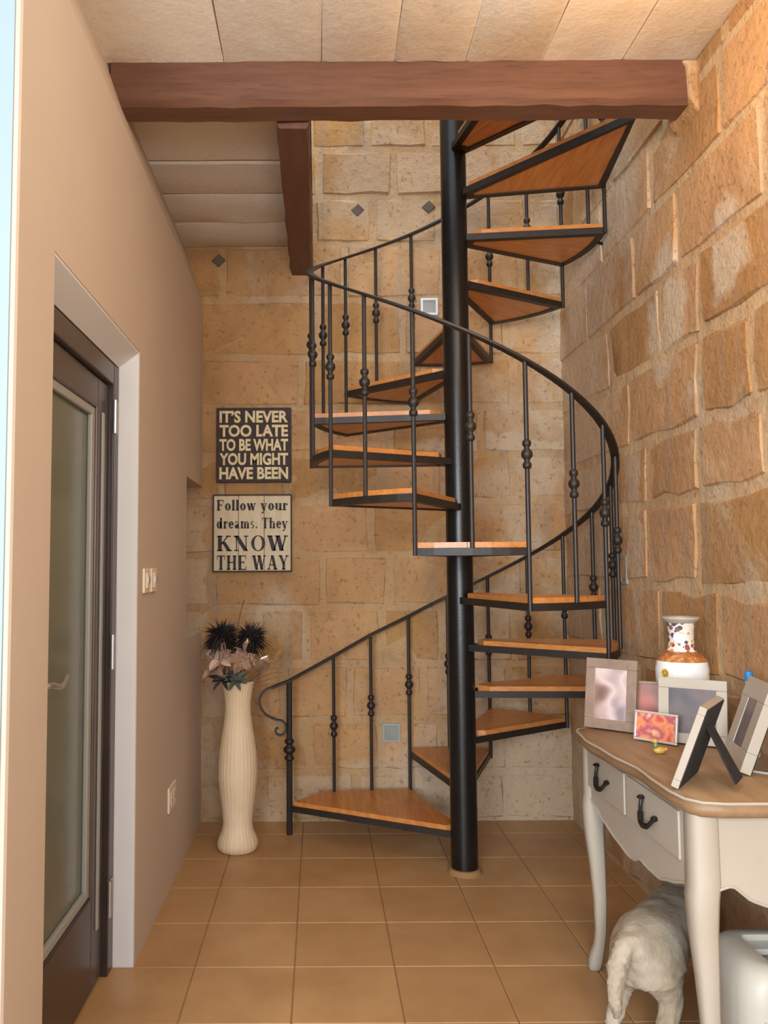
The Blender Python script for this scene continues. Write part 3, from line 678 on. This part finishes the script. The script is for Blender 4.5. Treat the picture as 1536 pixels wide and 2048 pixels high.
bm = B(); tube(bm, [(-.398, 4.19, 1.24), (-.385, 4.185, 1.275)], .0015, 5); obj('side_twig', bm, 'twig', t_)
t_ = thing('dried_grass', 'thin wispy grass stalks arching right from the vase', 'grass', (VX, VY, .79))
for i in range(7):
    a = i/6; bm = B(); tube(bm, spline([(VX+.02, VY, .79), (-.33+.02*a, 4.19, .95-.02*i), (-.27+.05*a, 4.18, 1.0-.025*i), (-.21+.02*sin(i*2), 4.18, .98-.02*i)], 4), .0012, 5); obj('stalk', bm, 'twig', t_)

# ------------------------------------------------------------------ console table against the right wall
TX0, TX1, TY0, TY1, TZ = .935, 1.415, 2.1, 3.055, .84
ct = thing('console_table', 'white console table with brown top, curved apron and slim cabriole legs', 'table', (1.18, 2.58, 0))
def top_outline(d):
    P = [(TX1, TY0+d), (TX0+.1, TY0+.0+d), (TX0+.045, TY0+.012+d), (TX0+.014+d, TY0+.05), (TX0+.004+d, TY0+.12)]
    for i in range(1, 12):
        t = i/12; P.append((TX0 + d + .012*sin(t*2*pi*1.0) + .004*cos(t*6*pi), TY0+.12+(TY1-TY0-.2)*t))
    P += [(TX0+.002+d, TY1-.06), (TX0+.016+d, TY1-.02), (TX0+.05, TY1-d), (TX1, TY1-d)]
    return P
bm = B(); loops = []
for d, z in ((.012, .798), (.002, .806), (0, .82), (.006, .832), (.004, .836), (.008, .84)):
    loops.append([bm.verts.new((x, y, z)) for x, y in top_outline(d)])
n = len(loops[0])
for A, D in zip(loops, loops[1:]):
    for i in range(n): bm.faces.new((A[i], A[(i+1) % n], D[(i+1) % n], D[i]))
bm.faces.new(loops[0][::-1]); bm.faces.new(loops[-1])
obj('table_top', bm, 'table_top', ct, smooth=True, angle=60)
bm = B(); P = top_outline(.001)[:-1]; tube(bm, [(x, y, .8365) for x, y in P], .0042, 6); obj('edge_highlight', bm, 'white_wood', ct, smooth=True)  # white strip in place of the highlight along the upper lip
AX, AY = .968, 2.145          # apron faces
def apron_low(t):            # scalloped lower edge, t 0..1 from far leg to near leg
    ctrl = [(0, .625), (.08, .6), (.2, .57), (.36, .545), (.5, .53), (.56, .535), (.6, .553), (.68, .548), (.78, .548), (.88, .57), (1, .6)]
    for (a, z), (b, y) in zip(ctrl, ctrl[1:]):
        if a <= t <= b: s = (t-a)/(b-a); s = s*s*(3-2*s)*.5+s*.5; return z+(y-z)*s
    return .6
bm = B(); n = 40; y_a, y_b = 2.99, 2.2
P = [(y_a+(y_b-y_a)*i/n, apron_low(i/n)) for i in range(n+1)]
prism(bm, [(y_a, .798)] + P + [(y_b, .798)], AX, AX+.02, 'x'); obj('front_apron', bm, 'white_wood', ct)
bm = B(); tube(bm, [(AX-.001, y, z+.003) for y, z in P], .004, 6); obj('apron_bead', bm, 'white_wood', ct, smooth=True)
bm = B(); P2 = [(1.02+(1.38-1.02)*i/30, [.6, 0][0] - .045*sin(pi*i/30)**2 + (.02*(1-abs(i/30-.12)/.12) if i/30 < .24 else 0)) for i in range(31)]
prism(bm, [(1.02, .798)] + P2 + [(1.38, .798)], AY, AY+.02, 'y'); obj('side_apron', bm, 'white_wood', ct)
bm = B(); tube(bm, [(x, AY-.001, z+.003) for x, z in P2], .004, 6); obj('apron_bead', bm, 'white_wood', ct, smooth=True)
bm = B(); box(bm, 1.02, 1.38, 3.0, 3.02, .6, .798); obj('side_apron', bm, 'white_wood', ct)
for ya, yb in ((2.61, 2.97), (2.22, 2.59)):
    bm = B(); box(bm, AX-.008, AX, ya, yb, .655, .785); dw = obj('drawer_front', bm, 'white_wood', ct, bevel=.003)
    ym = (ya+yb)/2; x = AX-.008
    bm = B()
    tube(bm, spline([(x-.006, ym+.045, .755), (x-.012, ym+.04, .735), (x-.014, ym+.038, .715), (x-.02, ym+.02, .693), (x-.022, ym-.005, .689), (x-.02, ym-.03, .697), (x-.012, ym-.042, .713), (x-.004, ym-.045, .72)], 4), [.006]*8+[.0085]*12+[.006]*9, 8)
    lathe(bm, [(.011, -.003), (.013, 0), (.006, .006)], (x-.008, ym+.045, .757), 10); lathe(bm, [(.009, -.006), (.012, 0), (.005, .006)], (x-.006, ym-.045, .722), 10)
    o = obj('handle', bm, 'black', ct, smooth=True); o.parent = dw; o['label'] = 'black iron swan-neck drawer pull'
def leg(x, y, ox, oy):
    """cabriole leg: bulging knee, slim ankle, small foot kicked out towards (ox, oy)"""
    bm = B(); rows = []
    for z, hw, k in ((.798, .036, 0), (.62, .037, .0), (.58, .036, .006), (.5, .032, .006), (.38, .026, -.002), (.25, .021, -.008), (.14, .018, -.008), (.09, .018, -.002), (.06, .021, .006), (.03, .022, .012), (.008, .02, .016), (0, .014, .016)):
        cx, cy = x+ox*k, y+oy*k; c = hw*.35
        rows.append([bm.verts.new((cx+a, cy+b, z)) for a, b in ((-hw+c, -hw), (hw-c, -hw), (hw, -hw+c), (hw, hw-c), (hw-c, hw), (-hw+c, hw), (-hw, hw-c), (-hw, -hw+c))])
    for A, D in zip(rows, rows[1:]):
        for i in range(8): bm.faces.new((A[i], A[(i+1) % 8], D[(i+1) % 8], D[i]))
    bm.faces.new(rows[0]); bm.faces.new(rows[-1][::-1]); obj('leg', bm, 'white_wood', ct, smooth=True, angle=50)
leg(.992, 2.985, -1, .4); leg(1.0, 2.172, -1, -.6); leg(1.375, 2.985, .2, .6); leg(1.375, 2.172, .2, -.6)

# ------------------------------------------------------------------ things on the table
def photo_mat(name, cols, scale, seed):
    t = NT(name); p = t.pos(True); n1 = t.n('ShaderNodeTexNoise', Vector=p, Scale=scale, Detail=1.5); n1.noise_dimensions = '4D'; n1.inputs['W'].default_value = seed
    cr = t.n('ShaderNodeValToRGB'); t.put(cr.inputs[0], n1.outputs['Fac']); el = cr.color_ramp.elements
    while len(el) < len(cols): el.new(.5)
    for i, c in enumerate(cols): el[i].position = .32 + .36*i/(len(cols)-1); el[i].color = c
    return t.set(Base_Color=cr.outputs[0], Roughness=.25)
def picture_frame(name, label, loc, yaw, lean, W, H, bw, th, fmat, pmat, mount=0, stand=None):
    """frame standing on the table; yaw = direction it faces (0 faces -y), lean back in degrees"""
    R_ = Matrix.Translation(loc) @ Matrix.Rotation(radians(yaw), 4, 'Z') @ Matrix.Rotation(radians(-lean), 4, 'X')
    t_ = thing(name, label, 'frame', loc)
    for a, b, c, d in ((-W/2, W/2, 0, bw), (-W/2, W/2, H-bw, H), (-W/2, -W/2+bw, bw, H-bw), (W/2-bw, W/2, bw, H-bw)):
        bm = B(); box(bm, a, b, -th/2, th/2, c, d, R_); obj('moulding', bm, fmat, t_, bevel=.002)
    bm = B(); box(bm, -W/2+bw-.003, W/2-bw+.003, -th/2+.004, th/2-.002, bw-.003, H-bw+.003, R_); obj('mount', bm, 'white_wood' if mount else fmat, t_)
    bm = B(); box(bm, -W/2+.004, W/2-.004, th/2, th/2+.003, .004, H-.004, R_); obj('back_panel', bm, 'black_felt', t_)
    m = bw + mount
    bm = B(); box(bm, -W/2+m, W/2-m, -th/2+.002, -th/2+.0035, m, H-m, R_); obj('photo', bm, pmat, t_)
    if stand:
        bm = B(); ang_ = radians(lean); z0 = H*.72
        pts_ = [(0, th/2+.001, z0), (0, th/2+.05, z0*.55), (0, z0*math.tan(ang_)+.075, 0.0)]
        prism(bm, [(-.03, z0), (.03, z0), (.045, 0.012), (-.045, 0.012)], th/2+.001, th/2+.006, 'y')
        bmesh.ops.transform(bm, matrix=R_ @ Matrix.Translation((0, th/2, z0)) @ Matrix.Rotation(radians(stand), 4, 'X') @ Matrix.Translation((0, -th/2, -z0)), verts=bm.verts[:]); obj('easel_back', bm, 'black_felt', t_)
ph1 = photo_mat('photo_portrait', [srgb(84, 62, 62), srgb(150, 120, 112), srgb(214, 196, 192), srgb(150, 134, 140)], 8, 1)
ph2 = photo_mat('photo_orange', [srgb(196, 92, 84), srgb(232, 150, 104), srgb(176, 84, 104), srgb(236, 190, 150)], 22, 4)
ph3 = photo_mat('photo_dark', [srgb(70, 66, 70), srgb(96, 88, 90), srgb(110, 92, 92), srgb(60, 58, 62)], 9, 6)
ph4 = photo_mat('photo_warm', [srgb(150, 70, 56), srgb(176, 96, 76), srgb(130, 84, 72)], 9, 9)
taupe = wood('taupe_frame', srgb(150, 128, 112), srgb(132, 110, 96), srgb(118, 98, 84), .5, False, (6, 6, 6), 3); M['taupe'] = taupe
silver = simple('silver_frame', srgb(200, 196, 188), None, 4, .35, .3)
picture_frame('photo_frame', 'taupe wooden photo frame with portrait photo at the back corner of the table', (1.06, 3.0, .843), -42, 9, .19, .255, .036, .02, 'taupe', ph1, stand=24)
picture_frame('photo_frame', 'small silver rimmed frame with orange photo behind the duck figurine', (1.138, 2.79, .843), -48, 10, .15, .1, .008, .012, silver, ph2, stand=24)
picture_frame('photo_frame', 'wide white photo frame with a dark picture in front of the porcelain vase', (1.25, 2.755, .843), -34, 9, .215, .215, .034, .022, 'white_wood', ph3, stand=24)
picture_frame('photo_frame', 'reddish brown framed photo standing between the taupe frame and the vase', (1.19, 2.95, .843), -30, 8, .1, .18, .01, .012, 'taupe', ph4, stand=20)
picture_frame('photo_frame', 'white photo frame seen edge-on with black easel back at the table front', (1.02, 2.31, .8455), -127, 20, .22, .235, .022, .02, 'white_wood', ph3, stand=46)
picture_frame('photo_frame', 'tall white photo frame with small grey picture leaning back at the right', (1.235, 2.45, .847), -102, 20, .2, .265, .06, .03, 'white_wood', ph3, stand=40)

# porcelain vase
PVX, PVY, PZ = 1.325, 2.985, .84
t_ = thing('porcelain_vase', 'white porcelain vase with painted neck and rust shoulder band on the table', 'vase', (PVX, PVY, PZ))
body = [(.05, 0), (.055, .01), (.05, .02), (.062, .06), (.082, .12), (.091, .18), (.092, .225), (.086, .255)]
def flow_mat(name, base, cols, scale, cut, seed):
    t = NT(name); p = t.pos(True); vo = t.n('ShaderNodeTexVoronoi', Vector=p, Scale=scale); cr = t.n('ShaderNodeValToRGB'); cr.color_ramp.interpolation = 'CONSTANT'
    hs = t.n('ShaderNodeSeparateColor', Color=vo.outputs['Color']); t.put(cr.inputs[0], hs.outputs[0]); el = cr.color_ramp.elements
    while len(el) < len(cols): el.new(.5)
    for i, c in enumerate(cols): el[i].position = i/len(cols); el[i].color = c
    m = t.rng(vo.outputs['Distance'], cut, cut-.06); c = t.mix(m, base, cr.outputs[0])
    return t.set(Base_Color=c, Roughness=.12)
por = flow_mat('porcelain', srgb(236, 234, 232), [srgb(232, 230, 230), srgb(236, 234, 230), srgb(224, 196, 110), srgb(234, 232, 230), srgb(220, 214, 224), srgb(236, 232, 230)], 22, .3, 1)
neckm = flow_mat('painted_neck', srgb(230, 222, 210), [srgb(150, 80, 70), srgb(90, 110, 80), srgb(216, 140, 80), srgb(134, 96, 110), srgb(226, 214, 200), srgb(90, 80, 96)], 55, .55, 2)
band = flow_mat('rust_band', srgb(170, 108, 62), [srgb(186, 120, 66), srgb(150, 90, 52), srgb(196, 140, 80)], 60, .5, 3)
bm = B(); lathe(bm, body, (PVX, PVY, PZ), 48); obj('body', bm, por, t_, smooth=True)
bm = B(); lathe(bm, [(.0862, .255), (.083, .263), (.07, .279), (.052, .29)], (PVX, PVY, PZ), 48); obj('shoulder', bm, band, t_, smooth=True)
bm = B(); lathe(bm, [(.052, .29), (.046, .3), (.044, .33), (.045, .37), (.05, .392)], (PVX, PVY, PZ), 48); obj('neck', bm, neckm, t_, smooth=True)
bm = B(); lathe(bm, [(.05, .392), (.062, .402), (.066, .408), (.064, .414), (.05, .412), (.04, .38)], (PVX, PVY, PZ), 48); obj('rim', bm, 'white_wood', t_, smooth=True)
for a, zz, s, mm in ((2.2, 0, 1, 0),):
    v_ = Vector((PVX, PVY, PZ)); d = Vector((-.5, -.86, 0)).normalized()
    bm = B(); bmesh.ops.create_circle(bm, cap_ends=True, segments=20, radius=.021, matrix=Matrix.Translation(v_ + d*.0465 + Vector((0, 0, .342))) @ d.to_track_quat('Z', 'Y').to_matrix().to_4x4())
    r = bmesh.ops.extrude_face_region(bm, geom=bm.faces[:]); bmesh.ops.translate(bm, verts=[q for q in r['geom'] if isinstance(q, bmesh.types.BMVert)], vec=d*.003); obj('medallion', bm, por, t_)
    d = Vector((-.88, -.48, 0)).normalized(); c = v_ + d*.0925 + Vector((0, 0, .215)); bm = B()
    e1 = d.cross(Vector((0, 0, 1))).normalized(); e2 = Vector((0, 0, 1))
    for i in range(7):
        b = 2*pi*i/7; q = c + (e1*cos(b)+e2*sin(b))*.009
        bm.faces.new([bm.verts.new(q + (e1*cos(b+g)*.008 + e2*sin(b+g)*.008) + d*.001) for g in (0, 1.2, 2.4, 3.6, 4.8)])
    M['gold'] = simple('gold_paint', srgb(206, 168, 60), None, 3, .3); obj('painted_flower', bm, 'gold', t_)

# duck figurine
t_ = thing('duck_figurine', 'tiny yellow and green duck figurine in front of the orange photo', 'figurine', (1.088, 2.635, TZ))
M['duck_y'] = simple('yellow_glaze', srgb(206, 172, 82), srgb(186, 150, 70), 60, .25); M['duck_g'] = simple('green_glaze', srgb(96, 136, 92), None, 3, .25)
dx, dy = 1.088, 2.635
def blob(bm, c, r, n=14):
    vs = bmesh.ops.create_uvsphere(bm, u_segments=n, v_segments=n//2+2, radius=1)['verts']
    bmesh.ops.transform(bm, matrix=Matrix.Translation(c) @ Matrix.Diagonal((r[0], r[1], r[2], 1)), verts=vs)
bm = B(); blob(bm, (dx, dy, TZ+.011), (.02, .014, .0115)); blob(bm, (dx+.02, dy, TZ+.014), (.007, .006, .006)); obj('body', bm, 'duck_y', t_, smooth=True)
bm = B(); blob(bm, (dx-.012, dy, TZ+.026), (.008, .008, .012)); obj('neck', bm, 'duck_g', t_, smooth=True)
bm = B(); blob(bm, (dx-.013, dy, TZ+.04), (.009, .009, .008)); blob(bm, (dx-.022, dy, TZ+.039), (.006, .004, .002)); obj('head', bm, 'duck_y', t_, smooth=True)
# blue capped bottle behind the tall frame, and a white cable
t_ = thing('bottle', 'clear pale bottle with a bright blue cap behind the tall white frame', 'bottle', (1.365, 2.6, TZ))
M['blue'] = simple('blue_cap', srgb(42, 118, 186), None, 3, .4)
bm = B(); lathe(bm, [(.024, 0), (.026, .005), (.026, .17), (.02, .2), (.011, .22), (.011, .24)], (1.365, 2.6, TZ), 24); obj('body', bm, 'white_plastic', t_, smooth=True)
bm = B(); lathe(bm, [(.0135, .236), (.0135, .262), (.011, .265)], (1.365, 2.6, TZ), 20); obj('cap', bm, 'blue', t_, smooth=True)
bm = B(); tube(bm, spline([(1.255, 2.4, TZ+.004), (1.3, 2.36, TZ+.004), (1.36, 2.34, TZ+.004), (1.41, 2.31, TZ+.004)], 5), .0035, 6); tag(obj('cable', bm, 'white_plastic', smooth=True, origin=(1.3, 2.36, TZ)), 'thin white cable lying on the table beside the tall frame', 'cable')

# ------------------------------------------------------------------ dog under the table
def dog():
    J = {}; V = []; E = []; Rr = []
    def add(n_, p, r, par=None):
        J[n_] = len(V); V.append((p[0]-.02, p[1]+.06, p[2])); Rr.append(r)
        if par: E.append((J[par], J[n_]))
    add('pelvis', (.985, 2.44, .305), (.098, .098)); add('rump', (.945, 2.405, .315), (.07, .08), 'pelvis')
    add('loin', (1.06, 2.52, .305), (.092, .092), 'pelvis'); add('mid', (1.13, 2.6, .295), (.098, .1), 'loin'); add('chest', (1.2, 2.68, .295), (.1, .108), 'mid')
    add('shoulder', (1.24, 2.73, .325), (.082, .085), 'chest'); add('neck', (1.275, 2.785, .375), (.056, .058), 'shoulder')
    add('skull', (1.295, 2.83, .425), (.056, .055), 'neck'); add('muzzle', (1.31, 2.885, .405), (.034, .032), 'skull'); add('nose', (1.317, 2.915, .4), (.022, .02), 'muzzle')
    for s, (ux, uy) in (('a', (-.052, .045)), ('b', (.06, -.045))):
        bx, by = .965+ux, 2.42+uy
        add('thigh'+s, (bx, by, .23), (.062, .055), 'pelvis'); add('knee'+s, (bx+.03, by+.03, .165), (.04, .036), 'thigh'+s)
        add('hock'+s, (bx-.03, by-.03, .09), (.024, .022), 'knee'+s); add('pastern'+s, (bx-.02, by-.02, .03), (.021, .02), 'hock'+s); add('paw'+s, (bx+.01, by+.01, .02), (.026, .02), 'pastern'+s)
    for s, (ux, uy) in (('c', (-.05, .045)), ('d', (.055, -.04))):
        bx, by = 1.205+ux, 2.69+uy
        add('arm'+s, (bx, by, .22), (.045, .042), 'chest'); add('elbow'+s, (bx-.012, by-.012, .155), (.031, .03), 'arm'+s)
        add('wrist'+s, (bx, by, .07), (.022, .021), 'elbow'+s); add('fpaw'+s, (bx+.016, by+.018, .02), (.026, .02), 'wrist'+s)
    add('tail1', (.905, 2.37, .335), (.03, .03), 'rump'); add('tail2', (.868, 2.345, .29), (.028, .028), 'tail1'); add('tail3', (.858, 2.335, .21), (.022, .022), 'tail2'); add('tail4', (.862, 2.335, .15), (.01, .01), 'tail3')
    for s, sx in (('l', -1), ('r', 1)):
        add('ear'+s, (1.295+sx*.045, 2.825-sx*.02, .435), (.02, .016), 'skull'); add('eart'+s, (1.295+sx*.068, 2.815-sx*.03, .385), (.016, .01), 'ear'+s)
    me = bpy.data.meshes.new('dog'); org = Vector((1.08, 2.56, 0))
    me.from_pydata([Vector(p)-org for p in V], E, []); o = link('dog', me, None, org)
    me.materials.append(M['fur'])
    m = o.modifiers.new('skin', 'SKIN'); m.use_smooth_shade = True; m.use_x_symmetry = False
    for i, sv in enumerate(me.skin_vertices[0].data): sv.radius = Rr[i]; sv.use_root = (i == 0)
    o.modifiers.new('sub', 'SUBSURF').levels = 3; o.modifiers['sub'].render_levels = 3
    tx = bpy.data.textures.new('fur_clumps', 'CLOUDS'); tx.noise_scale = .035
    d = o.modifiers.new('shag', 'DISPLACE'); d.texture = tx; d.strength = .014; d.texture_coords = 'LOCAL'
    tx2 = bpy.data.textures.new('fur_locks', 'CLOUDS'); tx2.noise_scale = .011
    d = o.modifiers.new('locks', 'DISPLACE'); d.texture = tx2; d.strength = .009; d.texture_coords = 'LOCAL'
    tag(o, 'small shaggy off-white dog standing under the console table', 'dog')
    for q in ((1.252, 2.928, .437), (1.313, 2.912, .437)):
        bm = B(); blob(bm, q, (.009, .009, .009)); e_ = obj('eye', bm, 'black', None, smooth=True); 
        for vv in e_.data.vertices: vv.co -= org
        e_.parent = o
    bm = B(); blob(bm, (1.299, 2.99, .405), (.014, .012, .011)); e_ = obj('nose', bm, 'black', None, smooth=True)
    for vv in e_.data.vertices: vv.co -= org
    e_.parent = o
dog()

# ------------------------------------------------------------------ white plastic box under the table
t_ = thing('plastic_box', 'rounded white plastic box with dark opening in its top under the table', 'box', (1.22, 2.22, 0))
bx0, bx1, by0, by1, bz = 1.06, 1.37, 2.08, 2.36, .43
def rrect(x0, x1, y0, y1, r, n=5):
    P = []
    for cx, cy, a0 in ((x1-r, y1-r, 0), (x0+r, y1-r, 90), (x0+r, y0+r, 180), (x1-r, y0+r, 270)):
        for i in range(n+1): a = radians(a0+90*i/n); P.append((cx+r*cos(a), cy+r*sin(a)))
    return P
bm = B(); loops = []
hx0, hx1, hy0, hy1 = 1.15, 1.33, 2.13, 2.3
for d, z in ((.012, 0), (.006, .02), (0, .33), (.004, .38), (.016, .412), (.035, bz)):
    loops.append([bm.verts.new((x, y, z)) for x, y in rrect(bx0+d, bx1-d, by0+d, by1-d, .06)])
for z in (bz-.004, .28): loops.append([bm.verts.new((x, y, z)) for x, y in rrect(hx0, hx1, hy0, hy1, .02)])
n = len(loops[0])
for A, D in zip(loops, loops[1:]):
    for i in range(n): bm.faces.new((A[i], A[(i+1) % n], D[(i+1) % n], D[i]))
bm.faces.new(loops[0][::-1]); obj('shell', bm, 'white_plastic', t_, smooth=True, angle=55)
bm = B(); prism(bm, rrect(hx0+.0005, hx1-.0005, hy0+.0005, hy1-.0005, .02), .28, .295); obj('opening_shade', bm, 'hole_black', t_)  # black sheet standing for the darkness inside the opening
bm = B(); prism(bm, rrect(hx0+.002, hx1-.002, hy1-.05, hy1-.002, .006), bz-.035, bz-.02); obj('grey_flap', bm, 'grey_plastic', t_)
for z in (.285, .305):
    bm = B(); box(bm, 1.1, 1.18, by0-.002, by0+.004, z, z+.006); obj('raised_mark', bm, 'grey_plastic', t_)
